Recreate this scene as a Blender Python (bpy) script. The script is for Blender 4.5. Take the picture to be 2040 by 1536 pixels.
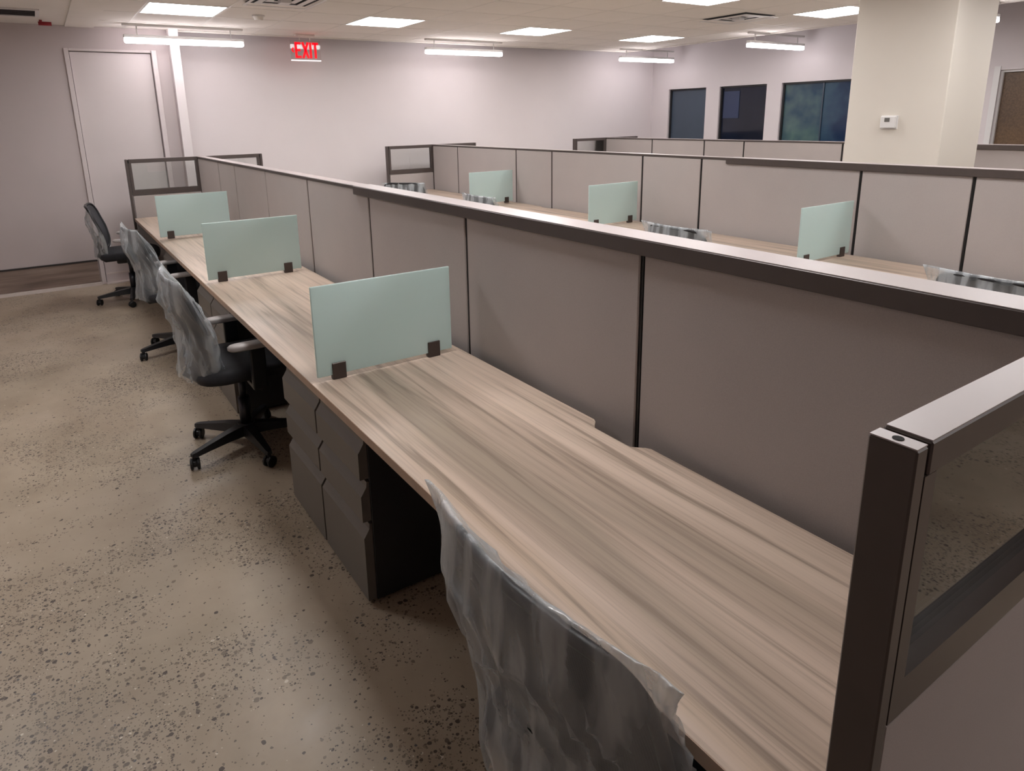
import bpy, bmesh, math, random
from mathutils import Vector, Matrix, noise
random.seed(7)
sc = bpy.context.scene
for o in list(bpy.data.objects): bpy.data.objects.remove(o)
C = sc.collection

# ------------------------------------------------------------------ camera
cam = bpy.data.cameras.new('camera'); co = bpy.data.objects.new('camera', cam); C.objects.link(co)
R = ((0.83496664, -0.54993065, -0.02017409), (-0.15223708, -0.19560345, -0.96879469), (0.52882377, 0.81198249, -0.2470422))
co.matrix_world = Matrix(((R[0][0], -R[1][0], -R[2][0], -0.65926),
                          (R[0][1], -R[1][1], -R[2][1], -0.07387),
                          (R[0][2], -R[1][2], -R[2][2], 1.58203), (0, 0, 0, 1)))
cam.sensor_fit = 'HORIZONTAL'; cam.sensor_width = 36.0
cam.lens = 1342.93 * 36 / 2040
cam.shift_x = 37.0 / 2040; cam.shift_y = -191.8 / 2040
cam.clip_start = 0.02; cam.clip_end = 60
sc.camera = co

# ------------------------------------------------------------------ world, exposure
w = bpy.data.worlds.new('world'); sc.world = w; w.use_nodes = True
w.node_tree.nodes['Background'].inputs[0].default_value = (0.05, 0.06, 0.08, 1)
w.node_tree.nodes['Background'].inputs[1].default_value = 0.2
vs = sc.view_settings
vs.view_transform = 'Standard'; vs.look = 'None'; vs.gamma = 1.0; vs.use_curve_mapping = False
vs.exposure = 0.84
TROFFER_E = 11.0
LINEAR_E = 9.0

# ------------------------------------------------------------------ material helpers
def new_mat(name):
    m = bpy.data.materials.new(name); m.use_nodes = True
    nt = m.node_tree; b = nt.nodes['Principled BSDF']
    return m, nt, b
def node(nt, t, **kw):
    n = nt.nodes.new(t)
    for k, v in kw.items(): setattr(n, k, v)
    return n
def link(nt, a, b): nt.links.new(a, b)
def srgb(r, g, b):
    f = lambda c: (c / 255 / 12.92) if c / 255 <= 0.04045 else ((c / 255 + 0.055) / 1.055) ** 2.4
    return (f(r), f(g), f(b), 1)
def coords(nt, scale=(1, 1, 1), rot=(0, 0, 0), kind='Object'):
    tc = node(nt, 'ShaderNodeTexCoord'); mp = node(nt, 'ShaderNodeMapping')
    mp.inputs['Scale'].default_value = scale; mp.inputs['Rotation'].default_value = rot
    link(nt, tc.outputs[kind], mp.inputs['Vector']); return mp.outputs['Vector']
def noise_tex(nt, vec, scale, detail=4, rough=0.55):
    n = node(nt, 'ShaderNodeTexNoise'); n.inputs['Scale'].default_value = scale
    n.inputs['Detail'].default_value = detail; n.inputs['Roughness'].default_value = rough
    link(nt, vec, n.inputs['Vector']); return n.outputs['Fac']
def ramp(nt, fac, stops, interp='LINEAR'):
    r = node(nt, 'ShaderNodeValToRGB'); e = r.color_ramp.elements; r.color_ramp.interpolation = interp
    while len(e) < len(stops): e.new(0.5)
    for el, (p, c) in zip(e, stops):
        el.position = p; el.color = c if len(c) == 4 else (*c, 1)
    link(nt, fac, r.inputs['Fac']); return r.outputs['Color']
def mix(nt, fac, a, b, typ='MIX'):
    m = node(nt, 'ShaderNodeMix', data_type='RGBA', blend_type=typ)
    for s, v in ((m.inputs[0], fac), (m.inputs[6], a), (m.inputs[7], b)):
        if hasattr(v, 'is_linked'): link(nt, v, s)
        else: s.default_value = v
    return m.outputs[2]
def bump(nt, b, fac, strength=0.2, dist=0.002):
    n = node(nt, 'ShaderNodeBump'); n.inputs['Strength'].default_value = strength; n.inputs['Distance'].default_value = dist
    link(nt, fac, n.inputs['Height']); link(nt, n.outputs['Normal'], b.inputs['Normal'])
def plain(name, col, rough=0.5, metal=0.0, var=0.06, vscale=6, bscale=None, bstr=0.15, spec=0.5, coat=0):
    m, nt, b = new_mat(name)
    v = coords(nt)
    n = noise_tex(nt, v, vscale)
    lo = tuple(c * (1 - var) for c in col[:3]); hi = tuple(min(1, c * (1 + var)) for c in col[:3])
    link(nt, ramp(nt, n, [(0.3, lo), (0.7, hi)]), b.inputs['Base Color'])
    b.inputs['Roughness'].default_value = rough; b.inputs['Metallic'].default_value = metal
    b.inputs['Specular IOR Level'].default_value = spec; b.inputs['Coat Weight'].default_value = coat
    if bscale: bump(nt, b, noise_tex(nt, v, bscale, 2), bstr, 0.001)
    return m
def emit(name, col, strength):
    m, nt, b = new_mat(name)
    b.inputs['Base Color'].default_value = col
    v = coords(nt); n = noise_tex(nt, v, 3, 1)
    link(nt, ramp(nt, n, [(0.2, tuple(c * 0.98 for c in col[:3])), (0.8, col)]), b.inputs['Emission Color'])
    b.inputs['Emission Strength'].default_value = strength
    b.inputs['Roughness'].default_value = 0.6
    return m

M = {}
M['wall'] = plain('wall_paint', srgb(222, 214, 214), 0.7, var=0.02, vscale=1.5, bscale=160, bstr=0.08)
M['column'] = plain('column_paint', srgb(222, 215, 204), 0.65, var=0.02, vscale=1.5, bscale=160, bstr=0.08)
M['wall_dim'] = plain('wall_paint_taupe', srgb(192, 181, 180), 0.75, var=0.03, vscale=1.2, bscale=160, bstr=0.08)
M['ceil'] = plain('ceiling_tile_white', srgb(240, 235, 228), 0.9, var=0.03, vscale=2, bscale=90, bstr=0.3)
M['ceil_grid'] = plain('ceiling_grid_white', srgb(232, 227, 220), 0.5, var=0.02)
M['deck'] = plain('slab_grey', srgb(120, 112, 108), 0.9, var=0.1)
M['white_metal'] = plain('white_enamel', srgb(228, 226, 224), 0.4, var=0.01)
M['fabric'] = None
M['trim'] = plain('warm_grey_metal_paint', srgb(84, 75, 72), 0.4, metal=0.25, var=0.04, vscale=20)
M['plate'] = plain('pale_greige_cap_top', srgb(182, 171, 170), 0.35, var=0.02, vscale=8)  # paler than the trim, laid on cap and rail tops
M['joint'] = plain('joint_black', srgb(18, 17, 17), 0.5, var=0.1)
M['plinth'] = plain('plinth_dark', srgb(48, 44, 43), 0.5, var=0.1)
M['ped_front'] = plain('drawer_front_paint', srgb(108, 102, 96), 0.45, var=0.03, bscale=300, bstr=0.1)
M['ped_side'] = plain('cabinet_body_charcoal', srgb(42, 41, 43), 0.45, var=0.06, bscale=300, bstr=0.1)
M['black'] = plain('chair_black_plastic', srgb(28, 28, 31), 0.42, var=0.1, bscale=250, bstr=0.1)
M['seat'] = plain('chair_black_fabric', srgb(34, 34, 38), 0.85, var=0.15, vscale=60, bscale=400, bstr=0.4)
M['pad'] = plain('arm_pad_sheen_grey', srgb(168, 162, 160), 0.4, var=0.03)  # pale grey imitates reflections on the wrapped pads
M['clip'] = plain('clip_brown_metal', srgb(74, 64, 60), 0.4, metal=0.3, var=0.05)
M['rubber'] = plain('caster_black', srgb(20, 20, 22), 0.5, var=0.1)
M['steel'] = plain('cylinder_steel', srgb(60, 60, 64), 0.3, metal=0.8, var=0.05)
M['dark_hole'] = plain('dark_recess', srgb(10, 10, 11), 0.8, var=0.1)
M['brown_base'] = None
M['vinyl_white'] = plain('threshold_white', srgb(216, 205, 200), 0.5, var=0.04)
M['red'] = plain('red_paint', srgb(150, 30, 40), 0.5, var=0.1)
M['door'] = plain('door_paint', srgb(208, 198, 197), 0.5, var=0.02, vscale=2)
M['lens'] = emit('troffer_lens', (1.0, 0.982, 0.985, 1), TROFFER_E)
M['tube'] = emit('linear_lens', (1.0, 0.94, 0.98, 1), LINEAR_E)
M['exit_red'] = emit('exit_red', (1.0, 0.0, 0.008, 1), 0.75)
M['exit_red'].node_tree.nodes['Principled BSDF'].inputs['Base Color'].default_value = (0.25, 0.0, 0.0, 1)
M['exit_edge'] = emit('exit_edge_light', (1.0, 0.9, 0.92, 1), 0.7)
M['screen'] = plain('lcd_grey', srgb(112, 110, 106), 0.25, var=0.05)

def mk_fabric():
    m, nt, b = new_mat('panel_fabric_grey')
    v = coords(nt)
    big = noise_tex(nt, v, 3, 3)
    fine = noise_tex(nt, v, 420, 2, 0.7)
    c = mix(nt, fine, srgb(162, 154, 151), srgb(186, 177, 173))
    c = mix(nt, 0.12, c, ramp(nt, big, [(0.3, srgb(156, 148, 146)), (0.7, srgb(190, 181, 177))]))
    link(nt, c, b.inputs['Base Color'])
    b.inputs['Roughness'].default_value = 0.95; b.inputs['Specular IOR Level'].default_value = 0.15
    b.inputs['Sheen Weight'].default_value = 0.15
    bump(nt, b, fine, 0.25, 0.0006)
    return m
M['fabric'] = mk_fabric()

def mk_wood():
    m, nt, b = new_mat('worktop_laminate_oak')
    # grain runs along world/object Y; warp the lookup a little so that streaks wander
    tc = node(nt, 'ShaderNodeTexCoord'); oi = node(nt, 'ShaderNodeObjectInfo')
    off = node(nt, 'ShaderNodeVectorMath', operation='SCALE'); off.inputs[0].default_value = (3.7, 9.1, 1.3)
    link(nt, oi.outputs['Random'], off.inputs['Scale'])
    add = node(nt, 'ShaderNodeVectorMath', operation='ADD')
    link(nt, tc.outputs['Object'], add.inputs[0]); link(nt, off.outputs[0], add.inputs[1])
    def mp(sx, sy):
        q = node(nt, 'ShaderNodeMapping'); q.inputs['Scale'].default_value = (sx, sy, 1)
        link(nt, add.outputs[0], q.inputs['Vector']); return q.outputs['Vector']
    def nz(vec, d=4, r=0.6, dist=0.0):
        n = node(nt, 'ShaderNodeTexNoise'); n.inputs['Scale'].default_value = 1.0
        n.inputs['Detail'].default_value = d; n.inputs['Roughness'].default_value = r; n.inputs['Distortion'].default_value = dist
        link(nt, vec, n.inputs['Vector']); return n.outputs['Fac']
    broad = nz(mp(7, 0.42), 3, 0.5, 0.5)
    mid = nz(mp(26, 0.75), 4, 0.55, 0.8)
    fine = nz(mp(120, 2.0), 3, 0.6)
    base = ramp(nt, broad, [(0.30, srgb(168, 152, 136)), (0.46, srgb(196, 176, 159)), (0.62, srgb(212, 191, 174)), (0.8, srgb(206, 183, 160))])
    streak = ramp(nt, mid, [(0.34, (0.46, 0.44, 0.42)), (0.45, (0.86, 0.85, 0.84)), (0.58, (1, 1, 1))])
    c = mix(nt, 0.85, base, streak, 'MULTIPLY')
    c = mix(nt, 0.5, c, ramp(nt, fine, [(0.34, (0.70, 0.68, 0.66)), (0.48, (1, 1, 1))]), 'MULTIPLY')
    link(nt, c, b.inputs['Base Color'])
    b.inputs['Roughness'].default_value = 0.36; b.inputs['Specular IOR Level'].default_value = 0.5
    bump(nt, b, fine, 0.08, 0.0004)
    return m
M['wood'] = mk_wood()
M['wood_edge'] = plain('worktop_edge_band', srgb(178, 152, 132), 0.5, var=0.08, vscale=15)

def mk_floor():
    m, nt, b = new_mat('polished_concrete')
    v = coords(nt)
    big = noise_tex(nt, v, 0.9, 4, 0.6)
    med = noise_tex(nt, v, 5, 5, 0.65)
    grime = noise_tex(nt, coords(nt, (1.3, 0.7, 1)), 1.7, 5, 0.6)
    base = ramp(nt, big, [(0.3, srgb(150, 136, 118)), (0.5, srgb(172, 157, 138)), (0.7, srgb(182, 168, 150))])
    base = mix(nt, 0.5, base, ramp(nt, med, [(0.3, (0.80, 0.78, 0.76)), (0.6, (1, 1, 1))]), 'MULTIPLY')
    base = mix(nt, 0.4, base, ramp(nt, grime, [(0.36, (0.68, 0.61, 0.54)), (0.52, (1, 1, 1))]), 'MULTIPLY')
    expose = noise_tex(nt, v, 1.5, 4, 0.62)
    exp_mask = ramp(nt, expose, [(0.45, (0.06, 0.06, 0.06)), (0.58, (1, 1, 1))])
    def chips(scale, thresh, cols, amount):
        vo = node(nt, 'ShaderNodeTexVoronoi'); vo.inputs['Scale'].default_value = scale
        wv = node(nt, 'ShaderNodeVectorMath', operation='ADD'); nn = node(nt, 'ShaderNodeTexNoise'); nn.inputs['Scale'].default_value = scale * 0.8
        sc_ = node(nt, 'ShaderNodeVectorMath', operation='SCALE'); sc_.inputs['Scale'].default_value = 0.6 / scale
        link(nt, v, nn.inputs['Vector']); link(nt, nn.outputs['Color'], sc_.inputs[0])
        link(nt, v, wv.inputs[0]); link(nt, sc_.outputs[0], wv.inputs[1]); link(nt, wv.outputs[0], vo.inputs['Vector'])
        sep = node(nt, 'ShaderNodeSeparateColor'); link(nt, vo.outputs['Color'], sep.inputs[0])
        # chip radius varies per cell
        th = node(nt, 'ShaderNodeMath', operation='MULTIPLY'); link(nt, sep.outputs[0], th.inputs[0]); th.inputs[1].default_value = thresh
        lt = node(nt, 'ShaderNodeMath', operation='LESS_THAN'); link(nt, vo.outputs['Distance'], lt.inputs[0]); link(nt, th.outputs[0], lt.inputs[1])
        keep = node(nt, 'ShaderNodeMath', operation='LESS_THAN'); link(nt, sep.outputs[1], keep.inputs[0])
        ml = node(nt, 'ShaderNodeMath', operation='MULTIPLY'); link(nt, exp_mask, ml.inputs[0]); ml.inputs[1].default_value = amount
        link(nt, ml.outputs[0], keep.inputs[1])
        f = node(nt, 'ShaderNodeMath', operation='MULTIPLY'); link(nt, lt.outputs[0], f.inputs[0]); link(nt, keep.outputs[0], f.inputs[1])
        col = ramp(nt, sep.outputs[2], cols, 'CONSTANT')
        return f.outputs[0], col
    cols = [(0.0, srgb(78, 68, 61)), (0.22, srgb(120, 107, 94)), (0.48, srgb(104, 92, 82)), (0.66, srgb(138, 122, 106)), (0.84, srgb(206, 196, 182)), (0.95, srgb(84, 82, 86))]
    c = base
    for s, t, a in ((55, 0.48, 0.40), (95, 0.52, 0.75), (160, 0.5, 0.75)):
        f, col = chips(s, t, cols, a)
        c = mix(nt, f, c, col)
    link(nt, c, b.inputs['Base Color'])
    link(nt, ramp(nt, med, [(0.3, (0.34, 0.34, 0.34)), (0.7, (0.5, 0.5, 0.5))]), b.inputs['Roughness'])
    bump(nt, b, med, 0.04, 0.002)
    return m
M['floor'] = mk_floor()

def mk_frost():
    m, nt, b = new_mat('frosted_mint_glass')
    v = coords(nt); n = noise_tex(nt, v, 2, 2)
    col = ramp(nt, n, [(0.3, srgb(214, 230, 227)), (0.7, srgb(219, 233, 231))])
    link(nt, col, b.inputs['Base Color'])
    b.inputs['Roughness'].default_value = 0.35; b.inputs['Specular IOR Level'].default_value = 0.3
    tr = node(nt, 'ShaderNodeBsdfTranslucent'); link(nt, col, tr.inputs['Color'])
    ms = node(nt, 'ShaderNodeMixShader'); ms.inputs[0].default_value = 0.5
    link(nt, b.outputs[0], ms.inputs[1]); link(nt, tr.outputs[0], ms.inputs[2])
    link(nt, ms.outputs[0], nt.nodes['Material Output'].inputs['Surface'])
    return m
M['frost'] = mk_frost()

def mk_clear(name, tint, refl_boost=0.0):
    m, nt, b = new_mat(name); nt.nodes.remove(b)
    v = coords(nt); n = noise_tex(nt, v, 1, 1)
    t = node(nt, 'ShaderNodeBsdfTransparent')
    link(nt, ramp(nt, n, [(0.3, tuple(c * 0.98 for c in tint)), (0.7, tint)]), t.inputs['Color'])
    g = node(nt, 'ShaderNodeBsdfGlossy'); g.inputs['Roughness'].default_value = 0.02
    fr = node(nt, 'ShaderNodeFresnel'); fr.inputs['IOR'].default_value = 1.5
    ad = node(nt, 'ShaderNodeMath', operation='ADD'); link(nt, fr.outputs[0], ad.inputs[0]); ad.inputs[1].default_value = refl_boost
    ms = node(nt, 'ShaderNodeMixShader'); link(nt, ad.outputs[0], ms.inputs[0])
    link(nt, t.outputs[0], ms.inputs[1]); link(nt, g.outputs[0], ms.inputs[2])
    link(nt, ms.outputs[0], nt.nodes['Material Output'].inputs['Surface'])
    return m
M['clear'] = mk_clear('clear_glass', (0.93, 0.94, 0.93), 0.05)
M['acrylic'] = mk_clear('clear_acrylic', (0.97, 0.95, 0.95), -0.02)

def mk_film():
    m, nt, b = new_mat('wrinkled_plastic_film')
    v = coords(nt)
    n1 = noise_tex(nt, coords(nt, (5, 9, 1.4), (0.35, 0, 0)), 1.5, 3, 0.55)
    n2 = noise_tex(nt, coords(nt, (20, 30, 7), (0.5, 0, 0)), 1.0, 3, 0.6)
    b.inputs['Base Color'].default_value = srgb(214, 220, 224)
    b.inputs['Roughness'].default_value = 0.16; b.inputs['Specular IOR Level'].default_value = 0.9
    bump(nt, b, mix(nt, 0.4, n1, n2), 0.6, 0.02)
    t = node(nt, 'ShaderNodeBsdfTransparent'); t.inputs['Color'].default_value = (0.97, 0.98, 0.99, 1)
    lw = node(nt, 'ShaderNodeLayerWeight'); lw.inputs['Blend'].default_value = 0.3
    fac = ramp(nt, n1, [(0.42, (0.07, 0.07, 0.07)), (0.50, (0.22, 0.22, 0.22)), (0.58, (0.52, 0.52, 0.52))])
    f2 = mix(nt, lw.outputs['Facing'], fac, (0.55, 0.55, 0.55, 1))
    ms = node(nt, 'ShaderNodeMixShader'); link(nt, f2, ms.inputs[0])
    link(nt, t.outputs[0], ms.inputs[1]); link(nt, b.outputs[0], ms.inputs[2])
    link(nt, ms.outputs[0], nt.nodes['Material Output'].inputs['Surface'])
    return m
M['film'] = mk_film()

def mk_mesh():
    m, nt, b = new_mat('chair_mesh_weave')
    v = coords(nt)
    wv = node(nt, 'ShaderNodeTexWave'); wv.inputs['Scale'].default_value = 60; wv.bands_direction = 'Z'; link(nt, v, wv.inputs['Vector'])
    wv2 = node(nt, 'ShaderNodeTexWave'); wv2.inputs['Scale'].default_value = 60; wv2.bands_direction = 'Y'; link(nt, v, wv2.inputs['Vector'])
    f = mix(nt, 0.5, wv.outputs['Color'], wv2.outputs['Color'])
    link(nt, mix(nt, f, srgb(26, 27, 30), srgb(66, 68, 74)), b.inputs['Base Color'])
    b.inputs['Roughness'].default_value = 0.7
    t = node(nt, 'ShaderNodeBsdfTransparent')
    ms = node(nt, 'ShaderNodeMixShader'); ms.inputs[0].default_value = 0.93
    link(nt, t.outputs[0], ms.inputs[1]); link(nt, b.outputs[0], ms.inputs[2])
    link(nt, ms.outputs[0], nt.nodes['Material Output'].inputs['Surface'])
    return m
M['mesh'] = mk_mesh()

def mk_pane(name, c1, c2, rough=0.08, scale=1.4):
    m, nt, b = new_mat(name)
    v = coords(nt); n = noise_tex(nt, v, scale, 3)
    link(nt, ramp(nt, n, [(0.35, c1), (0.65, c2)]), b.inputs['Base Color'])
    b.inputs['Roughness'].default_value = rough
    return m
M['pane_slate'] = mk_pane('pane_slate_shade', srgb(66, 78, 92), srgb(70, 83, 98), 0.25)
M['pane_navy'] = mk_pane('pane_dark_navy', srgb(24, 30, 44), srgb(32, 38, 54))
M['pane_teal'] = mk_pane('pane_teal_reflective', srgb(38, 66, 88), srgb(96, 122, 116), 0.1, 2.2)
M['pane_teal2'] = mk_pane('pane_deep_blue', srgb(30, 50, 80), srgb(56, 84, 104), 0.1, 2.6)
M['pane_board'] = mk_pane('pane_inner_board', srgb(46, 58, 88), srgb(52, 64, 94), 0.3)

def mk_brownfilm():
    m, nt, b = new_mat('pane_brown_film')
    v = coords(nt); n = noise_tex(nt, v, 55, 5, 0.75); n2 = noise_tex(nt, v, 2, 2)
    c = ramp(nt, n, [(0.35, srgb(74, 58, 46)), (0.65, srgb(118, 94, 70))])
    link(nt, mix(nt, 0.4, c, ramp(nt, n2, [(0.3, srgb(70, 56, 48)), (0.7, srgb(128, 98, 66))])), b.inputs['Base Color'])
    b.inputs['Roughness'].default_value = 0.4
    return m
M['pane_brown'] = mk_brownfilm()
def mk_base():
    m, nt, b = new_mat('vinyl_base_brown')
    v = coords(nt, (0.6, 0.6, 9)); n = noise_tex(nt, v, 3, 4)
    link(nt, ramp(nt, n, [(0.3, srgb(112, 96, 88)), (0.55, srgb(142, 124, 114)), (0.75, srgb(160, 143, 134))]), b.inputs['Base Color'])
    b.inputs['Roughness'].default_value = 0.4
    return m
M['brown_base'] = mk_base()

# ------------------------------------------------------------------ geometry helpers
def bx(bm, x0, x1, y0, y1, z0, z1, bev=0.0, seg=1):
    vs_ = [bm.verts.new((x, y, z)) for x in (x0, x1) for y in (y0, y1) for z in (z0, z1)]
    f = [(0, 1, 3, 2), (4, 6, 7, 5), (0, 4, 5, 1), (2, 3, 7, 6), (0, 2, 6, 4), (1, 5, 7, 3)]
    fs = [bm.faces.new([vs_[i] for i in q]) for q in f]
    if bev > 0:
        es = list({e for q in fs for e in q.edges})
        bmesh.ops.bevel(bm, geom=es, offset=bev, segments=seg, affect='EDGES', profile=0.5)
def mesh_of(bm, name, smooth=False):
    bmesh.ops.recalc_face_normals(bm, faces=bm.faces[:])
    me = bpy.data.meshes.new(name); bm.to_mesh(me); bm.free()
    if smooth:
        for p in me.polygons: p.use_smooth = True
    return me
def link_obj(name, me, mat, parent=None, loc=(0, 0, 0), rz=0.0):
    o = bpy.data.objects.new(name, me); C.objects.link(o)
    if mat is not None and me is not None and not me.materials: me.materials.append(mat)
    o.location = loc; o.rotation_euler = (0, 0, rz)
    if parent: o.parent = parent
    return o
def obj(name, bm, mat, parent=None, loc=(0, 0, 0), rz=0.0, smooth=False):
    return link_obj(name, mesh_of(bm, name, smooth), mat, parent, loc, rz)
def box(name, b, mat, parent=None, bev=0.0, seg=1, loc=(0, 0, 0)):
    bm = bmesh.new(); bx(bm, *b, bev=bev, seg=seg); return obj(name, bm, mat, parent, loc)
def tag(o, label, cat, group=None):
    o['label'] = label; o['category'] = cat
    if group: o['group'] = group
    return o
def thing(name, label, cat, loc=(0, 0, 0), rz=0.0, group=None):
    o = bpy.data.objects.new(name, None); C.objects.link(o); o.location = loc; o.rotation_euler = (0, 0, rz)
    o.empty_display_size = 0.1
    return tag(o, label, cat, group)
def struct(o, label=None):
    o['kind'] = 'structure'
    if label: o['label'] = label
    return o
def tube(bm, pts, r, n=8, cap=True):
    rings = []
    pts = [Vector(p) for p in pts]
    for i, p in enumerate(pts):
        d = (pts[min(i + 1, len(pts) - 1)] - pts[max(i - 1, 0)]).normalized()
        a = d.cross(Vector((0, 0, 1)))
        if a.length < 1e-3: a = d.cross(Vector((0, 1, 0)))
        a.normalize(); b_ = d.cross(a).normalized()
        rr = r[i] if isinstance(r, (list, tuple)) else r
        rings.append([bm.verts.new(p + a * rr * math.cos(2 * math.pi * k / n) + b_ * rr * math.sin(2 * math.pi * k / n)) for k in range(n)])
    for q, s in zip(rings, rings[1:]):
        for k in range(n): bm.faces.new((q[k], q[(k + 1) % n], s[(k + 1) % n], s[k]))
    if cap: bm.faces.new(rings[0][::-1]); bm.faces.new(rings[-1])
def closed_tube(bm, pts, r, n=6):
    pts = [Vector(p) for p in pts]; N = len(pts); rings = []
    for i, p in enumerate(pts):
        d = (pts[(i + 1) % N] - pts[i - 1]).normalized()
        a = d.cross(Vector((1, 0, 0)))
        a.normalize(); b_ = d.cross(a).normalized()
        rings.append([bm.verts.new(p + a * r * math.cos(2 * math.pi * k / n) + b_ * r * math.sin(2 * math.pi * k / n)) for k in range(n)])
    for i in range(N):
        q, s = rings[i], rings[(i + 1) % N]
        for k in range(n): bm.faces.new((q[k], q[(k + 1) % n], s[(k + 1) % n], s[k]))
def cyl(bm, c, r, z0, z1, n=16, r2=None):
    tube(bm, [(c[0], c[1], z0), (c[0], c[1], z1)], [r, r2 if r2 is not None else r], n)
def prism(bm, outline, z0, z1):
    a = [bm.verts.new((x, y, z0)) for x, y in outline]; b_ = [bm.verts.new((x, y, z1)) for x, y in outline]
    bm.faces.new(a[::-1]); bm.faces.new(b_)
    n = len(outline)
    for i in range(n): bm.faces.new((a[i], a[(i + 1) % n], b_[(i + 1) % n], b_[i]))

# ================================================================== SETTING
ZC = 2.503
XL, XR, YN, YF = -2.6, 7.8, -2.0, 8.05
ZTOP = 3.0
struct(box('floor', (XL - .1, XR + .1, YN - .1, YF + .1, -0.1, 0), M['floor']), 'polished concrete floor with exposed aggregate chips')
# far wall: recessed stretch behind the rows, and the nearer stretch with the door on the left
struct(box('wall_far', (0.56, XR + .1, YF, YF + .12, 0, ZTOP), M['wall']), 'plain white wall at the far end of the room')
bm = bmesh.new()
DX0, DX1, DZ = -0.342, 0.453, 2.30
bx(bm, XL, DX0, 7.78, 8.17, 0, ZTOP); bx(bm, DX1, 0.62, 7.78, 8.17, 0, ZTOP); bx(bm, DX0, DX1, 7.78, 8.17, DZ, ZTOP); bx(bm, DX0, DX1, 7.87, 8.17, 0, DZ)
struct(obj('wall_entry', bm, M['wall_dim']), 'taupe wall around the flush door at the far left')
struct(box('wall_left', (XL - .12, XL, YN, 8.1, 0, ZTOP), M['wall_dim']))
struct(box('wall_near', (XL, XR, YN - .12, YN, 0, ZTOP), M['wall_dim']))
# right wall with its window openings
WIN = [(6.961, 7.692), (5.926, 6.715), (4.734, 5.697), (1.75, 3.166)]
WZ0, WZ1 = 0.95, 1.952
bm = bmesh.new(); edges = [YN] + [v for a in sorted(WIN) for v in a] + [YF]
for i in range(0, len(edges), 2): bx(bm, XR, XR + .14, edges[i], edges[i + 1], 0, ZTOP)
for a, b_ in WIN:
    bx(bm, XR, XR + .14, a, b_, 0, WZ0); bx(bm, XR, XR + .14, a, b_, WZ1, ZTOP)
struct(obj('wall_right', bm, M['wall']), 'white wall with dark interior windows on the right')
struct(box('slab_above', (XL, XR + .14, YN, YF + .12, ZTOP, ZTOP + .1), M['deck']), 'grey slab above the suspended ceiling')
bpy.data.objects['slab_above'].name = 'ceiling_slab'

# windows
wm = [(M['pane_slate'],), (M['pane_navy'],), (M['pane_teal'], M['pane_teal2']), (M['pane_brown'],)]
wl = ['slate blue shaded interior window nearest the far corner', 'near-black interior window in the middle of the right wall',
      'wide teal reflective interior window with a centre mullion', 'brown film covered window to the right of the column']
for i, ((a, b_), mats) in enumerate(zip(WIN, wm)):
    bm = bmesh.new(); t = 0.022
    x0, x1 = XR + .03, XR + .10
    bx(bm, x0, x1, a, a + t, WZ0, WZ1); bx(bm, x0, x1, b_ - t, b_, WZ0, WZ1)
    bx(bm, x0, x1, a + t, b_ - t, WZ0, WZ0 + t); bx(bm, x0, x1, a + t, b_ - t, WZ1 - t, WZ1)
    fr = struct(obj('window_%d' % (i + 1), bm, M['white_metal'] if i == 3 else M['ped_side']), wl[i])
    if len(mats) == 2:
        mid = 5.125
        box('mullion', (XR + .045, XR + .085, mid - .008, mid + .008, WZ0 + t, WZ1 - t), M['pane_slate'], fr)
        box('pane', (XR + .06, XR + .068, mid + .008, b_ - t, WZ0 + t, WZ1 - t), mats[0], fr)
        box('pane', (XR + .06, XR + .068, a + t, mid - .008, WZ0 + t, WZ1 - t), mats[1], fr)
    else:
        box('pane', (XR + .06, XR + .068, a + t, b_ - t, WZ0 + t, WZ1 - t), mats[0], fr)
    if i == 1:
        box('inner_board', (XR + .052, XR + .058, 6.40, 6.67, 1.50, 1.88), M['pane_board'], fr)
    if i == 3:
        box('window_casing', (XR - .012, XR, b_ - .005, b_ + .05, WZ0, WZ1 + .04), M['white_metal'], fr)

# structural column with paint
COLX0, COLX1, COLY0, COLY1 = 4.7, 5.30, 2.281, 2.983
struct(box('wall_column', (COLX0, COLX1, COLY0, COLY1, 0, ZC), M['column'], bev=.006), 'square cream painted structural column')
# pilaster beside the door, under the first linear light
struct(box('trim_1', (0.575, 0.665, 7.66, 7.80, 0, ZC), M['wall'], bev=.004), 'narrow white pilaster beside the door')
# door
dr = struct(box('door_1', (DX0 + .045, DX1 - .05, 7.80, 7.84, 0.006, DZ - .03), M['door'], bev=.002), 'flush off-white door at the far left')
bm = bmesh.new()
bx(bm, DX0, DX0 + .04, 7.765, 7.87, 0, DZ, .003); bx(bm, DX1 - .045, DX1, 7.74, 7.87, 0, DZ, .003); bx(bm, DX0 + .04, DX1 - .045, 7.765, 7.87, DZ - .025, DZ, .003)
obj('door_casing', bm, M['door'], dr)
box('door_threshold', (DX0 + .04, DX1 - .045, 7.72, 7.80, 0, .012), M['vinyl_white'], dr)
box('kick_strip', (DX0 + .05, DX1 - .055, 7.794, 7.80, .09, .105), M['vinyl_white'], dr)
# baseboard on the entry wall
bs = struct(box('baseboard_far', (XL, DX0 - .01, 7.762, 7.78, .03, .255), M['brown_base'], bev=.003), 'brown vinyl baseboard on the far left wall')
box('base_cap', (XL, DX0 - .01, 7.757, 7.78, .247, .262), M['plinth'], bs)
box('shoe_strip', (XL, DX0 + .0, 7.735, 7.78, 0, .03), M['vinyl_white'], bs)

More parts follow.
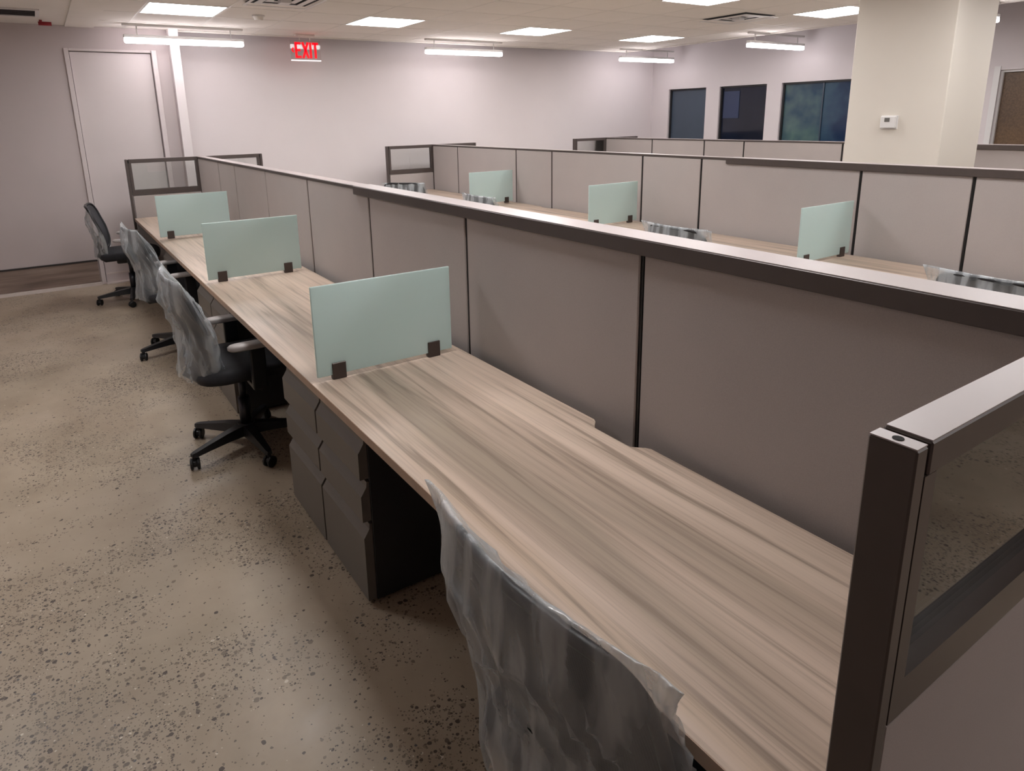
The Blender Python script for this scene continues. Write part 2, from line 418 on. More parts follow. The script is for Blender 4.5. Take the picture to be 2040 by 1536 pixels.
# suspended ceiling -------------------------------------------------
G = 0.61; GX0 = 0.2; GY0 = 6.06
CX1, CYF, CYT = GX0 + 11 * G + .06, 7.80, GY0 - 5 * G
bm = bmesh.new()
bx(bm, XL, CX1, YN, CYF, ZC + .02, ZC + .06)                  # backing over all of it
bx(bm, XL, -0.06, YN, CYF - .02, ZC - .001, ZC + .02)         # plain board to the left
bx(bm, -0.06, CX1, YN, CYT, ZC, ZC + .02)                     # part of the ceiling outside the tiled field
bx(bm, -0.30, -0.06, 3.0, CYF - .02, ZC - .012, ZC - .001)
bx(bm, CX1 - .05, CX1, CYT, CYF, ZC - .012, ZC + .02)
bx(bm, 0.66, CX1 - .05, CYF - .02, CYF, ZC - .012, ZC + .02)
ceil = struct(obj('ceiling', bm, M['ceil']), 'suspended ceiling of square white tiles')
TROFFERS = [(0, 0), (3, 0), (6, 0), (9, 0), (0, -4), (3, -4), (6, -4), (9, -4)]
NEAR = [(i, -8) for i in (0, 3, 6, 9)] + [(-3, -4), (3, -12)]  # last two are unseen extras, added to brighten floor and near faces
tro = set(TROFFERS)
VENT = {(8, -3): 1, (1, -1): 2}
xs = [-0.06] + [GX0 + G * i for i in range(12)]
ysl = [GY0 + G * k for k in range(-5, 3)] + [CYF - .02]
tile_meshes = {}
g2 = 0.0025
for i in range(len(xs) - 1):
    for k in range(len(ysl) - 1):
        ci, ck = i - 1, k - 5
        if (ci, ck) in tro: continue
        x0, x1, y0, y1 = xs[i], xs[i + 1], ysl[k], ysl[k + 1]
        key = (round(x1 - x0, 3), round(y1 - y0, 3))
        if key not in tile_meshes:
            b2 = bmesh.new(); bx(b2, g2, key[0] - g2, g2, key[1] - g2, 0, .018, bev=.0012)
            tile_meshes[key] = mesh_of(b2, 'ceiling_tile')
        link_obj('ceiling_tile', tile_meshes[key], M['ceil'], ceil, (x0, y0, ZC - .0005))
bm = bmesh.new()
for x in xs: bx(bm, x - .007, x + .007, CYT, CYF - .02, ZC - .002, ZC + .003)
for y in ysl:
    if y < CYF - .05: bx(bm, -.06, CX1 - .05, y - .007, y + .007, ZC - .0021, ZC + .003)
obj('grid_bars', bm, M['ceil_grid'], ceil)

# recessed square lights
tl = {(0, 0): 'square ceiling light in front of the flush door, leftmost', (3, 0): 'square ceiling light just right of the exit sign',
      (6, 0): 'square ceiling light in the third place along the far row', (9, 0): 'square ceiling light nearest the far right corner',
      (0, -4): 'square ceiling light above the aisle desks', (3, -4): 'square ceiling light above the middle aisle',
      (6, -4): 'square ceiling light cut by the top edge of the picture', (9, -4): 'square ceiling light half hidden by the cream column',
      (0, -8): 'square ceiling light overhead above the foreground worktop', (3, -8): 'square ceiling light overhead, between nearest and middle rows',
      (-3, -4): 'added square ceiling light, unseen, to brighten the open floor', (3, -12): 'added square fill light, unseen, behind the viewer to the right',
      (6, -8): 'square ceiling light overhead, just past the middle partition', (9, -8): 'square ceiling light overhead beside the farthest partition'}
bmf = bmesh.new(); t = .018
for a in ((0.008, G - .008, 0.008, t), (0.008, G - .008, G - t, G - .008), (0.008, t, t, G - t), (G - t, G - .008, t, G - t)): bx(bmf, *a, -.004, .016)
fme = mesh_of(bmf, 'light_frame'); bml = bmesh.new(); bx(bml, t, G - t, t, G - t, .002, .012); lme = mesh_of(bml, 'light_lens')
for (i, k) in TROFFERS + NEAR:
    L = thing('ceiling_light', tl.get((i, k), 'square ceiling light overhead, out of the picture'), 'ceiling light', (GX0 + G * i, GY0 + G * k, ZC if (i, k) in tro else ZC - .016), 0, 'square recessed ceiling lights')
    link_obj('frame', fme, M['white_metal'], L); link_obj('lens', lme, M['lens'], L)

# suspended linear lights
bmh = bmesh.new(); bx(bmh, 0, 1.09, -.03, .03, .0, .03, .004); hme = mesh_of(bmh, 'housing')
bmt = bmesh.new()
bx(bmt, .004, 1.086, -.034, .034, -.045, -.001, .012, 2); tme = mesh_of(bmt, 'linear_lens')
bmr = bmesh.new()
bx(bmr, 0, 1.09, -.02, .02, .108, .1275, .002); rme = mesh_of(bmr, 'mount_rail')
bms = bmesh.new(); cyl(bms, (0, 0), .006, .029, .11, 8); sme = mesh_of(bms, 'stem')
LZ = 2.375
for (x, y, lab, has) in [(0.145, 7.42, 'linear hanging light in front of the door pilaster', 1), (3.33, 7.42, 'linear hanging light on the plain far wall', 1),
                         (6.50, 7.45, 'linear hanging light beside the far right corner', 1), (6.54, 5.33, 'linear hanging light above the wide teal window', 0),
                         (5.76, 2.90, 'short visible end of linear light right of the column', 0)]:
    L = thing('linear_light', lab, 'linear light', (x, y, LZ), 0, 'linear lights along the walls')
    link_obj('housing', hme, M['white_metal'], L); link_obj('lens', tme, M['tube'], L)
    for sx in (.12, .97): link_obj('stem', sme, M['white_metal'], L, (sx, 0, 0))
    link_obj('mount_rail', rme, M['white_metal'], L)

# ceiling diffusers
def diffuser(label, x0, y0, wx, wy):
    d = thing('air_diffuser', label, 'air vent', (x0, y0, ZC), 0, 'ceiling air diffusers')
    bm = bmesh.new()
    for q in range(3):
        o_ = q * .07; z = -.004 - .008 * (2 - q)
        a, b_, c, e = o_, wx - o_, o_, wy - o_; t = .05 if q else .025
        bx(bm, a, b_, c, c + t, z - .003, z); bx(bm, a, b_, e - t, e, z - .003, z); bx(bm, a, a + t, c + t, e - t, z - .003, z); bx(bm, b_ - t, b_, c + t, e - t, z - .003, z)
    obj('louvre', bm, M['white_metal'], d)
    box('throat', (.02, wx - .02, .02, wy - .02, -.003, .0), M['dark_hole'], d)
    box('core', (wx * .42, wx * .58, wy * .42, wy * .58, -.03, -.003), M['white_metal'], d)
diffuser('square air diffuser before the right windows', 5.12, 4.31, .50, .56)
diffuser('air diffuser cut by the top edge near the exit sign', 0.84, 5.26, .52, .52)
dv = thing('return_grille', 'dark return air grille at the top left corner', 'air vent', (-1.15, 6.80, ZC - .001))
bm = bmesh.new(); Wg, Hg = .65, .42
for a in ((0, Wg, 0, .03), (0, Wg, Hg - .03, Hg), (0, .03, .03, Hg - .03), (Wg - .03, Wg, .03, Hg - .03)): bx(bm, *a, -.012, 0)
obj('frame', bm, M['white_metal'], dv)
box('throat', (.03, Wg - .03, .03, Hg - .03, -.003, 0), M['dark_hole'], dv)
for q in range(6): box('slat', (.03, Wg - .03, .06 + q * .055, .075 + q * .055, -.011, -.004), M['ped_side'], dv)
rp = thing('sprinkler_stub', 'small red sprinkler stub by the top left grille', 'sprinkler', (-.46, 7.47, ZC - .001))
bm = bmesh.new(); tube(bm, [(-.05, 0, -.03), (.05, 0, -.03)], .017, 10); obj('stub', bm, M['red'], rp, smooth=True)
bm = bmesh.new(); cyl(bm, (-.03, 0), .012, -.03, 0, 8); obj('riser', bm, M['red'], rp)
sd = thing('smoke_detector', 'round smoke detector on the ceiling left of the exit sign', 'smoke detector', (1.135, 6.42, ZC))
bm = bmesh.new(); cyl(bm, (0, 0), .055, -.012, .004, 24); obj('base', bm, M['white_metal'], sd, smooth=False)
bm = bmesh.new(); cyl(bm, (0, 0), .034, -.042, -.012, 24, .046); obj('sensor_head', bm, M['ceil_grid'], sd)
# exit sign
ex = thing('exit_sign', 'red EXIT sign with clear panel hanging from the ceiling', 'exit sign', (1.77, 7.60, 2.225))
W, H = .335, .212
box('panel', (0, W, -.004, .004, .012, H), M['acrylic'], ex)
box('edge_light', (.0, W, -.006, .006, 0, .012), M['exit_edge'], ex, bev=.002)
box('canopy', (.06, W - .06, -.025, .025, .258, .277), M['ceil_grid'], ex, bev=.003)
for sx in (.11, W - .11): box('stem', (sx - .004, sx + .004, -.004, .004, H, .259), M['ceil_grid'], ex)
def stroke(bm, p, q, wd):
    p, q = Vector((p[0], 0, p[1])), Vector((q[0], 0, q[1])); d = (q - p).normalized(); n = Vector((-d.z, 0, d.x)) * wd / 2
    a = [p + n, q + n, q - n, p - n]
    f = [bm.verts.new(v + Vector((0, -.010, 0))) for v in a]; k = [bm.verts.new(v + Vector((0, -.0045, 0))) for v in a]
    bm.faces.new(f); bm.faces.new(k[::-1])
    for i in range(4): bm.faces.new((f[i], f[(i + 1) % 4], k[(i + 1) % 4], k[i]))
z0, z1 = .030, .195; s = .024
LET = {'E': [((.06, z0), (.06, z1)), ((.06, z1 - s / 2), (.115, z1 - s / 2)), ((.06, (z0 + z1) / 2), (.108, (z0 + z1) / 2)), ((.06, z0 + s / 2), (.115, z0 + s / 2))],
       'X': [((.135, z0), (.195, z1)), ((.135, z1), (.195, z0))],
       'I': [((.222, z0), (.222, z1))],
       'T': [((.276, z0), (.276, z1)), ((.243, z1 - s / 2), (.310, z1 - s / 2))]}
for ch, st in LET.items():
    bm = bmesh.new()
    for p, q in st: stroke(bm, p, q, s)
    obj('letter_' + ch.lower(), bm, M['exit_red'], ex)
bm = bmesh.new()
stroke(bm, (.014, (z0 + z1) / 2), (.034, (z0 + z1) / 2 + .024), .013); stroke(bm, (.014, (z0 + z1) / 2), (.034, (z0 + z1) / 2 - .024), .013)
obj('arrow', bm, M['exit_red'], ex)

# thermostat on the column
th = thing('thermostat', 'white square thermostat on the cream column', 'thermostat', (COLX0, 2.65, 1.485))
box('back_plate', (-.006, 0, -.062, .062, -.05, .05), M['white_metal'], th, bev=.002)
box('body', (-.03, -.006, -.055, .055, -.042, .046), M['white_metal'], th, bev=.006, seg=2)
box('screen', (-.0315, -.03, -.014, .024, .004, .034), M['screen'], th)

# ================================================================== PARTITIONS
ZT = 1.262; ZD = 0.702
def spine(label, xc, ys, cap, group='fabric partition spines between the desk rows'):
    """ys: joint positions from near to far; cap=(y0,y1) carries the thick top cap."""
    t = thing('cubicle_partition', label, 'partition', (xc, 0, 0), 0, group)
    y0, y1 = ys[0], ys[-1]
    box('core', (-.026, .026, y0, y1, .09, 1.245), M['joint'], t)
    box('plinth', (-.03, .03, y0, y1, 0, .09), M['plinth'], t)
    for a, b_ in zip(ys, ys[1:]):
        for sx in (-1, 1):
            xa, xb = sorted((sx * .0262, sx * .035))
            box('fabric_panel', (xa, xb, a + .009, b_ - .009, .10, 1.244), M['fabric'], t, bev=.003)
    for a in ys[1:-1]:
        box('joint_post', (-.0285, .0285, a - .001, a + .008, .09, 1.244), M['joint'], t)
    if cap[1] < y1: box('top_plate', (-.036, .036, cap[1] + .002, y1 - .002, ZT, ZT + .0015), M['plate'], t)
    box('top_plate', (-.0485, .0485, cap[0], cap[1] - .0015, ZT + .001, ZT + .0025), M['plate'], t)
    if cap[1] < y1: box('top_trim', (-.038, .038, cap[1], y1, 1.246, ZT), M['trim'], t, bev=.002)
    box('top_cap', (-.050, .050, cap[0], cap[1], 1.220, ZT + .001), M['trim'], t, bev=.0025)
    return t
X1, X2, X3 = .670, 3.546, 6.314
p = .9144
S1 = [.247] + [1.184 + p * k for k in range(6)] + [6.363, 7.285]
spine('grey fabric partition with thick cap behind the nearest desk row', X1, S1, (.247, 3.17))
S2 = [.20, .345, 1.564, 2.179, 3.401, 4.014, 5.234, 5.842, 7.06, 7.68]
spine('middle grey fabric partition with mint glass screens along it', X2, S2, (.2, 3.17))
S3 = [-.2, .45, 1.06, 2.28, 2.89, 3.897, 5.098, 5.68, 6.56, 7.475]
spine('farthest grey fabric partition below the dark windows', X3, S3, (-.2, 2.9))

def end_panel(label, y0, y1, xa, xm, xb, group, near=False):
    """a panel across the end of a row with a glazed upper half on both sides of the spine line xm"""
    t = thing('end_panel', label, 'partition', (0, 0, 0), 0, group)
    zr0, zr1, zt0 = .920, .972, 1.226
    pw = .026
    box('post', (xa, xa + pw - .004, y0, y1, 0, ZT), M['trim'], t, bev=.002)
    box('post', (xb - pw + .004, xb, y0, y1, 0, ZT), M['trim'], t, bev=.002)
    box('middle_post', (xm - .036, xm + .036, y0, y1, 0, zt0), M['trim'], t, bev=.002)
    box('reveal', (xa + pw - .004, xb - pw + .004, y0 + .012, y1 - .012, zt0, ZT - .004), M['joint'], t)
    bm = bmesh.new(); bx(bm, xa + pw + .004, xb - pw - .004, y0, y1, zt0, ZT + .001, .002); obj('top_rail', bm, M['trim'], t)
    for a, b_ in ((xa + pw, xm - .036), (xm + .036, xb - pw)):
        st = .024
        bm = bmesh.new()
        bx(bm, a, a + st, y0 + .001, y1 - .001, zr0, zt0); bx(bm, b_ - st, b_, y0 + .001, y1 - .001, zr0, zt0)
        bx(bm, a + st, b_ - st, y0 + .001, y1 - .001, zr0, zr1)
        obj('window_frame', bm, M['trim'], t)
        ym = (y0 + y1) / 2
        box('glass', (a + st, b_ - st, ym - .003, ym + .003, zr1, zt0), M['clear'], t)
        box('fabric_panel', (a + .002, b_ - .002, y0 + .003, y1 - .003, .10, zr0 - .004), M['fabric'], t, bev=.003)
        box('plinth', (a, b_, y0 + .006, y1 - .006, 0, .10), M['plinth'], t)
    box('top_plate', (xa + pw + .006, xb - pw - .006, y0 + .0015, y1 - .0015, ZT + .001, ZT + .0025), M['plate'], t)
    box('post_cap', (xa + .001, xa + pw - .005, y0 + .001, y1 - .001, ZT, ZT + .0015), M['plate'], t)
    # small slot in the top of the aisle-side post
    bm = bmesh.new(); cyl(bm, (xa + .011, ym), .0055, ZT - .002, ZT + .0022, 12); obj('slot', bm, M['dark_hole'], t)
    return t
eg = 'glazed panels across the row ends'
end_panel('glazed end panel in the right foreground', .197, .245, 0.0, X1, 1.34, eg)
end_panel('glazed end panel at the far end of the nearest desk row', 7.287, 7.335, -.012, X1, 1.270, eg)
end_panel('glazed end panel at the far end of the middle row', 7.682, 7.730, 2.875, X2, 4.165, eg)
end_panel('glazed end panel at the far end of the farthest row', 7.477, 7.525, 5.69, X3, 6.93, eg)

# ================================================================== WORKTOPS
def worktop(label, xf, xb, y0, y1, yn, group, brackets=False):
    """slab with a wire notch at yn in its back edge"""
    t = thing('worktop', label, 'worktop', (0, 0, 0), 0, group)
    out = [(xf, y0), (xb, y0)]
    hw, dp = .115, .037
    def sm(a): return a * a * (3 - 2 * a)
    if yn:
        for k in range(17):
            u = -1 + 2 * k / 16; au = abs(u)
            d = dp * sm(min(1, (1 - au) / .42))
            out.append((xb - d, yn + u * hw))
    out += [(xb, y1), (xf, y1)]
    bm = bmesh.new(); prism(bm, out, ZD - .028, ZD)
    o = obj('top', bm, M['wood'], t)
    box('edge_band', (xf - .002, xf, y0, y1, ZD - .0285, ZD - .0005), M['wood_edge'], t)
    for yb in ((y0 + .12, y1 - .12) if group == wg2 else ()):
        box('bracket', (xb - .28, xb + .04, yb - .004, yb + .004, ZD - .075, ZD - .028), M['plinth'], t)
    return t
wg = 'woodgrain worktops of the nearest row'; wg2 = 'woodgrain worktops of the middle row'
g = .0008
worktop('woodgrain worktop in the foreground, nearest one', .0, .598, .247, 2.0985, 1.205, wg)
worktop('woodgrain worktop second from the foreground', .0, .598, 2.0985 + g, 3.927, 3.014, wg)
worktop('woodgrain worktop third from the foreground', .0, .598, 3.927 + g, 5.756, 4.839, wg)
worktop('woodgrain worktop at the far end of the nearest row', .0, .598, 5.756 + g, 7.285, 6.363, wg)
wg2 = 'woodgrain worktops of the middle row'
worktop('woodgrain worktop at the far end of the middle row', 2.885, 3.474, 5.842 + g, 7.68, 6.45, wg2)
worktop('middle row worktop between the two far mint screens', 2.885, 3.474, 4.014 + g, 5.842, 5.234, wg2)
worktop('middle row worktop left of the nearest mint screen there', 2.885, 3.474, 2.179 + g, 4.014, 3.401, wg2)
worktop('middle row worktop at the right edge of the picture', 2.885, 3.474, .345, 2.179, 1.564, wg2)

# ================================================================== MINT SCREENS
bm = bmesh.new(); bx(bm, 0, .535, -.005, .005, .016, .340, .0018); gme = mesh_of(bm, 'glass_pane')
bm = bmesh.new()
bx(bm, -.025, .025, -.0115, -.0052, 0, .060, .0015); bx(bm, -.025, .025, .0052, .0115, 0, .060, .0015); bx(bm, -.025, .025, -.006, .006, 0, .0155)
kme = mesh_of(bm, 'clip')
def divider(label, x, y, group):
    t = thing('desk_divider', label, 'desk divider', (x, y, ZD + .0006), 0, group)
    link_obj('glass_pane', gme, M['frost'], t)
    for cxx in (.078, .455): link_obj('clip', kme, M['clip'], t, (cxx, 0, 0))
dg = 'frosted mint glass screens on the desks'
divider('frosted mint glass screen nearest the foreground', .020, 2.0985, dg)
divider('frosted mint glass screen second from the foreground', .020, 3.927, dg)
divider('frosted mint glass screen at the far left, third of its row', .020, 5.756, dg)
divider('mint glass screen on the middle row, farthest one', 2.927, 5.842, dg)
divider('mint glass screen halfway along the middle row', 2.927, 4.014, dg)
divider('mint glass screen on the middle row, nearest one', 2.927, 2.179, dg)

# ================================================================== PEDESTALS
PW = .402
def front_profile(z0, z1, zb):
    # side outline (x back from the face, z) of a drawer front with a sloped full-width pull at its top
    return [(0, z0), (0, z1 - .052), (.006, z1 - .044), (.020, z1 - .022), (.022, z1 - .004), (.030, z1 - .004), (.030, z0)]
def drawer_mesh(z0, z1):
    bm = bmesh.new(); pr_ = front_profile(z0, z1, 0)
    a = [bm.verts.new((x, .003, z)) for x, z in pr_]; b_ = [bm.verts.new((x, PW - .003, z)) for x, z in pr_]
    bm.faces.new(a); bm.faces.new(b_[::-1]); n = len(a)
    for i in range(n): bm.faces.new((a[i], a[(i + 1) % n], b_[(i + 1) % n], b_[i]))
    return mesh_of(bm, 'drawer_front')
DRW = [drawer_mesh(.020, .308), drawer_mesh(.316, .460), drawer_mesh(.468, .612)]
bm = bmesh.new(); bx(bm, .032, .575, .002, PW - .002, .012, .645, .002); PB = mesh_of(bm, 'body')
bm = bmesh.new(); bx(bm, .012, .032, .002, PW - .002, .622, .645, .002); PT = mesh_of(bm, 'lock_rail')
bm = bmesh.new(); bx(bm, .008, .012, .034, .058, .626, .641); PL = mesh_of(bm, 'lock')
bm = bmesh.new()
for yy in (.05, PW - .05):
    for xx in (.07, .53): cyl(bm, (xx, yy), .015, 0, .013, 10)
PF = mesh_of(bm, 'glides')
bm = bmesh.new()
for yy in (.06, PW - .06): bx(bm, .12, .5, yy - .01, yy + .01, .645, ZD - .0282)
PS = mesh_of(bm, 'spacer')
def pedestal(label, y, group):
    t = thing('drawer_pedestal', label, 'drawer unit', (.028, y, 0), 0, group)
    link_obj('body', PB, M['ped_side'], t)
    for d in DRW: link_obj('drawer', d, M['ped_front'], t)
    r = link_obj('lock_rail', PT, M['plinth'], t); link_obj('lock', PL, M['trim'], r)
    link_obj('glides', PF, M['rubber'], t); link_obj('spacer', PS, M['ped_side'], t)
pg = 'three-drawer pedestals under the worktops'
pedestal('dark three-drawer pedestal with its black side showing, nearest one', 1.782, pg)
pedestal('dark three-drawer pedestal touching the nearest one', 1.782 + PW + .008, pg)
pedestal('three-drawer pedestal beyond the second chair', 3.60, pg)
pedestal('three-drawer pedestal beside the third chair', 3.60 + PW + .008, pg)
pedestal('three-drawer pedestal before the farthest mint screen', 5.40, pg)

# ================================================================== CHAIRS
def zl(a, b_, t): return a + (b_ - a) * t
BZ0, BZ1 = .485, .900
def back_x(y, z):
    t = (z - BZ0) / (BZ1 - BZ0)
    x = -.195 - .012 * math.sin(math.pi * min(1, max(0, t * 1.4))) * -1 - .085 * max(0, t) ** 1.5
    return x + .95 * y * y * (1 - .35 * max(0, min(1, t)))
def back_w(z):
    t = max(0, min(1, (z - BZ0) / (BZ1 - BZ0)))
    return zl(.190, .232, math.sin(math.pi * min(1, t * 1.15) * .5) ** .8) - .012 * max(0, t - .8) / .2
def back_outline(n=72):
    pts = []
    zc, hz = (BZ0 + BZ1) / 2, (BZ1 - BZ0) / 2
    for k in range(n):
        a = 2 * math.pi * k / n; c, s_ = math.cos(a), math.sin(a); e = 2 / 7.0
        yy = math.copysign(abs(c) ** e, c); zz = math.copysign(abs(s_) ** e, s_)
        z = zc + hz * zz; y = yy * back_w(z)
        pts.append((back_x(y, z), y, z))
    return pts
def build_chair_meshes():
    D = {}
    # woven back: grid clipped to the outline
    bm = bmesh.new(); nu, nv = 16, 14; grid = []
    for j in range(nv + 1):
        z = zl(BZ0 + .004, BZ1 - .004, j / nv); wd = back_w(z) - .003; row = []
        edge = min(j, nv - j) / nv
        if edge < .07: wd -= .02 * (1 - edge / .07)
        for i in range(nu + 1):
            y = zl(-wd, wd, i / nu); row.append(bm.verts.new((back_x(y, z), y, z)))
        grid.append(row)
    for j in range(nv):
        for i in range(nu): bm.faces.new((grid[j][i], grid[j][i + 1], grid[j + 1][i + 1], grid[j + 1][i]))
    D['weave'] = mesh_of(bm, 'back_mesh', True)
    bm = bmesh.new(); closed_tube(bm, back_outline(), .011, 8); D['rim'] = mesh_of(bm, 'back_frame', True)
    # upright carrying the back
    bm = bmesh.new()
    tube(bm, [(-.05, 0, .405), (-.19, 0, .40), (-.235, 0, .44), (-.225, 0, .52), (-.232, 0, .62)], [.024, .026, .026, .022, .016], 10)
    D['upright'] = mesh_of(bm, 'upright', True)
    # seat cushion
    bm = bmesh.new(); N = 40; rings = []
    prof = [(.86, .415), (.97, .425), (1.0, .447), (.985, .468), (.93, .482), (.6, .487), (.0, .484)]
    for s_, z in prof[:-1]:
        ring = []
        for k in range(N):
            a = 2 * math.pi * k / N; c, sn = math.cos(a), math.sin(a); e = 2 / 4.5
            x = .015 + .245 * math.copysign(abs(c) ** e, c) * s_; y = .245 * math.copysign(abs(sn) ** e, sn) * s_
            zz = z - (.02 if x > .17 else 0) * max(0, (x - .17) / .09)
            ring.append(bm.verts.new((x, y, zz)))
        rings.append(ring)
    top = bm.verts.new((.015, 0, .484))
    for q, r_ in zip(rings, rings[1:]):
        for k in range(N): bm.faces.new((q[k], q[(k + 1) % N], r_[(k + 1) % N], r_[k]))
    for k in range(N): bm.faces.new((rings[-1][k], rings[-1][(k + 1) % N], top))
    bm.faces.new(rings[0][::-1])
    D['seat'] = mesh_of(bm, 'seat', True)
    bm = bmesh.new(); bx(bm, -.10, .12, -.09, .09, .365, .414, .012, 2); D['mech'] = mesh_of(bm, 'mechanism')
    bm = bmesh.new(); tube(bm, [(.02, -.09, .385), (.03, -.20, .382), (.035, -.255, .378)], [.006, .006, .011], 8); D['lever'] = mesh_of(bm, 'lever', True)
    bm = bmesh.new(); cyl(bm, (0, 0), .028, .10, .26, 20); cyl(bm, (0, 0), .018, .25, .37, 16); D['cyl'] = mesh_of(bm, 'gas_cylinder', True)
    bm = bmesh.new(); cyl(bm, (0, 0), .048, .065, .125, 20, .040); D['hub'] = mesh_of(bm, 'base', False)
    # one arm of the star
    bm = bmesh.new(); prev = None
    for (r_, hw, za, zb) in [(.030, .034, .068, .120), (.12, .027, .070, .112), (.22, .021, .067, .097), (.29, .018, .064, .086), (.308, .012, .066, .082)]:
        cur = [bm.verts.new((r_, -hw, za)), bm.verts.new((r_, hw, za)), bm.verts.new((r_, hw * .75, zb)), bm.verts.new((r_, -hw * .75, zb))]
        if prev:
            for i in range(4): bm.faces.new((prev[i], prev[(i + 1) % 4], cur[(i + 1) % 4], cur[i]))
        else: bm.faces.new(cur[::-1])
        prev = cur
    bm.faces.new(prev); D['star'] = mesh_of(bm, 'base_arm')
    # caster: hood, stem and two wheels
    bm = bmesh.new()
    for yy in (-.022, .008): tube(bm, [(0, yy, .028), (0, yy + .003, .028), (0, yy + .011, .028), (0, yy + .014, .028)], [.022, .028, .028, .022], 16)
    tube(bm, [(0, -.008, .03), (0, .008, .03)], .018, 10)
    cyl(bm, (0, 0), .010, .03, .075, 8)
    D['caster'] = mesh_of(bm, 'caster')
    # arm rest
    for s_ in (-1, 1):
        bm = bmesh.new()
        y = s_ * .262
        bx(bm, -.005, .065, y - .016, y + .016, .385, .588, .008, 2)
        bx(bm, .0, .06, min(y, s_ * .10), max(y, s_ * .10), .378, .404, .004)
        D['post%d' % s_] = mesh_of(bm, 'arm_post')
        bm = bmesh.new(); N = 24; rr = []
        for (sc_, z) in ((.9, .588), (1, .595), (1, .606), (.9, .613)):
            ring = []
            for k in range(N):
                a = 2 * math.pi * k / N; c, sn = math.cos(a), math.sin(a)
                ring.append(bm.verts.new((0.005 + .100 * math.copysign(abs(c) ** .55, c) * sc_, y + .034 * math.copysign(abs(sn) ** .6, sn) * sc_, z)))
            rr.append(ring)
        for q, r_ in zip(rr, rr[1:]):
            for k in range(N): bm.faces.new((q[k], q[(k + 1) % N], r_[(k + 1) % N], r_[k]))
        bm.faces.new(rr[0][::-1]); bm.faces.new(rr[-1])
        D['pad%d' % s_] = mesh_of(bm, 'arm_pad', True)
    return D
CM = build_chair_meshes()
def film_mesh(seed, top=.925, bottom=.425, ear=.285, rear_only=False, puff=1.0):
    """a loose plastic bag pulled down over the back: pinched flat at the top, gathered below"""
    bm = bmesh.new(); NT, NZ = 72, 34; rows = []
    o_ = Vector((seed * 7.3, seed * 3.1, seed))
    for j in range(NZ + 1):
        t = j / NZ; z = zl(bottom, top, t)
        wd = back_w(min(z, BZ1)) + .028
        if t > .72: wd = zl(wd, ear, ((t - .72) / .28) ** 1.6)
        if t < .16: wd *= zl(.84, 1, t / .16)
        d = .050 * puff * (1 - max(0, (t - .70) / .30) ** 1.3) + .0025
        if t < .3: d += .022 * puff * (1 - t / .3)
        row = []
        for k in range(NT if not rear_only else NT // 2 + 1):
            a = 2 * math.pi * k / NT + (math.pi if rear_only else 0); c, s_ = math.cos(a), math.sin(a)
            y = wd * math.copysign(abs(c) ** .75, c)
            base = back_x(max(-.245, min(.245, y)), z)
            if t < .2: base += .012 * (1 - t / .2)
            x = base + d * math.copysign(abs(s_) ** .8, s_)
            q = Vector((y * 7, (1 if s_ > 0 else -1) * 3, z * 2.2)) + o_
            n1 = noise.noise(q); n2 = noise.noise(Vector((y * 22 + z * 9, s_ * 2, z * 7)) + o_)
            # ridged folds fall from the top corners
            fold = abs(noise.noise(Vector((y * 15 - z * 4.0, s_ * 1.5, z * 1.3)) + o_ * 1.7)); fold = (1 - min(1, fold * 3)) ** 2
            amp = (1 - .75 * max(0, (t - .75) / .25))
            x += math.copysign(1, s_) * (.014 * n1 + .006 * n2 + .022 * fold) * amp * (abs(s_) ** .3)
            zz = z
            if j == NZ: zz += .006 * noise.noise(Vector((y * 20, 0, seed)))
            if j <= 1: zz += .018 * noise.noise(Vector((y * 14, s_ * 3, seed * 2.0)))
            row.append(bm.verts.new((x, y + .006 * n2, zz)))
        rows.append(row)
    n = len(rows[0])
    for q, r_ in zip(rows, rows[1:]):
        for k in range(n if not rear_only else n - 1): bm.faces.new((q[k], q[(k + 1) % n], r_[(k + 1) % n], r_[k]))
    # flat pinched fringe above the back
    if not rear_only:
        top_r = rows[-1]; half = n // 2
        for k in range(half):
            a, b_ = top_r[k], top_r[(k + 1) % n]; c, d_ = top_r[(n - k) % n], top_r[(n - k - 1) % n]
            fs = [v for i, v in enumerate((a, b_, d_, c)) if v not in (a, b_, d_, c)[:i]]
            if len(fs) >= 3:
                try: bm.faces.new(fs)
                except ValueError: pass
    return mesh_of(bm, 'plastic_cover', True)
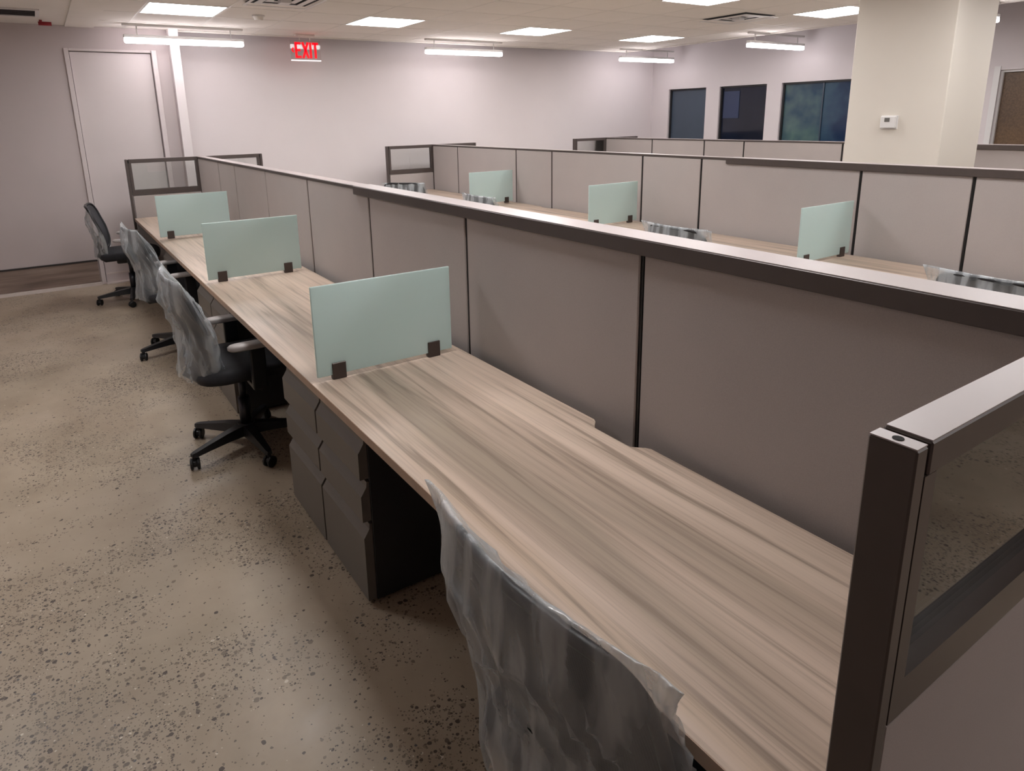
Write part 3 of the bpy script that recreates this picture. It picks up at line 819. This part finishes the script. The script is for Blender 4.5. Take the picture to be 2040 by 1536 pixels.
def chair(label, x, y, rz, star, film, group):
    t = thing('office_chair', label, 'office chair', (x, y, 0), math.radians(rz), group)
    link_obj('seat', CM['seat'], M['seat'], t)
    bk = link_obj('backrest', CM['rim'], M['black'], t); link_obj('back_mesh', CM['weave'], M['mesh'], bk)
    link_obj('upright', CM['upright'], M['black'], t)
    mc = link_obj('mechanism', CM['mech'], M['black'], t); link_obj('lever', CM['lever'], M['black'], mc)
    link_obj('gas_cylinder', CM['cyl'], M['steel'], t)
    base = link_obj('base', CM['hub'], M['black'], t, rz=math.radians(star - rz))
    for k in range(5):
        a = 2 * math.pi * k / 5
        link_obj('base_arm', CM['star'], M['black'], base, rz=a)
        link_obj('caster', CM['caster'], M['rubber'], base, (.296 * math.cos(a), .296 * math.sin(a), 0), a + 1.0 + k)
    for s_ in (-1, 1):
        ap = link_obj('armrest', CM['post%d' % s_], M['black'], t); pd = link_obj('arm_pad', CM['pad%d' % s_], M['pad'], ap); pd['label'] = 'arm pad with reflections put in as light grey'
    if film:
        fo = link_obj('plastic_cover', film, M['film'], t); fo['label'] = 'wrinkled clear plastic cover over the backrest'
    return t
cg = 'black office chairs in plastic covers'
chair('office chair in crinkled clear plastic in the foreground, at the bottom edge', .105, .650, 2, 30, film_mesh(1.0, .935, .40, .300), cg)
chair('plastic-covered office chair beside the nearest drawer pedestals', -.005, 3.235, 0, 203, film_mesh(2.0), cg)
chair('plastic-covered office chair third from the foreground', .0, 5.03, 4, 197, film_mesh(3.0), cg)
chair('farthest office chair with its black mesh back half uncovered', -.13, 6.86, -8, 187, film_mesh(4.0, .872, .43, .25, True), cg)
cg2 = 'office chairs at the middle row, only their tops showing'
chair('turned office chair at the far end of the middle row', 2.778, 6.892, 46, 10, film_mesh(5.0, .905, .425, .245), cg2)
chair('covered office chair before the farthest middle row screen', 2.78, 5.05, 0, 40, film_mesh(6.0, .915), cg2)
chair('covered office chair between the two nearer middle row screens', 2.78, 2.765, 0, 75, film_mesh(7.0, .915), cg2)
chair('covered office chair at the right edge of the picture', 2.76, 1.035, 0, 20, film_mesh(8.0, .915), cg2)
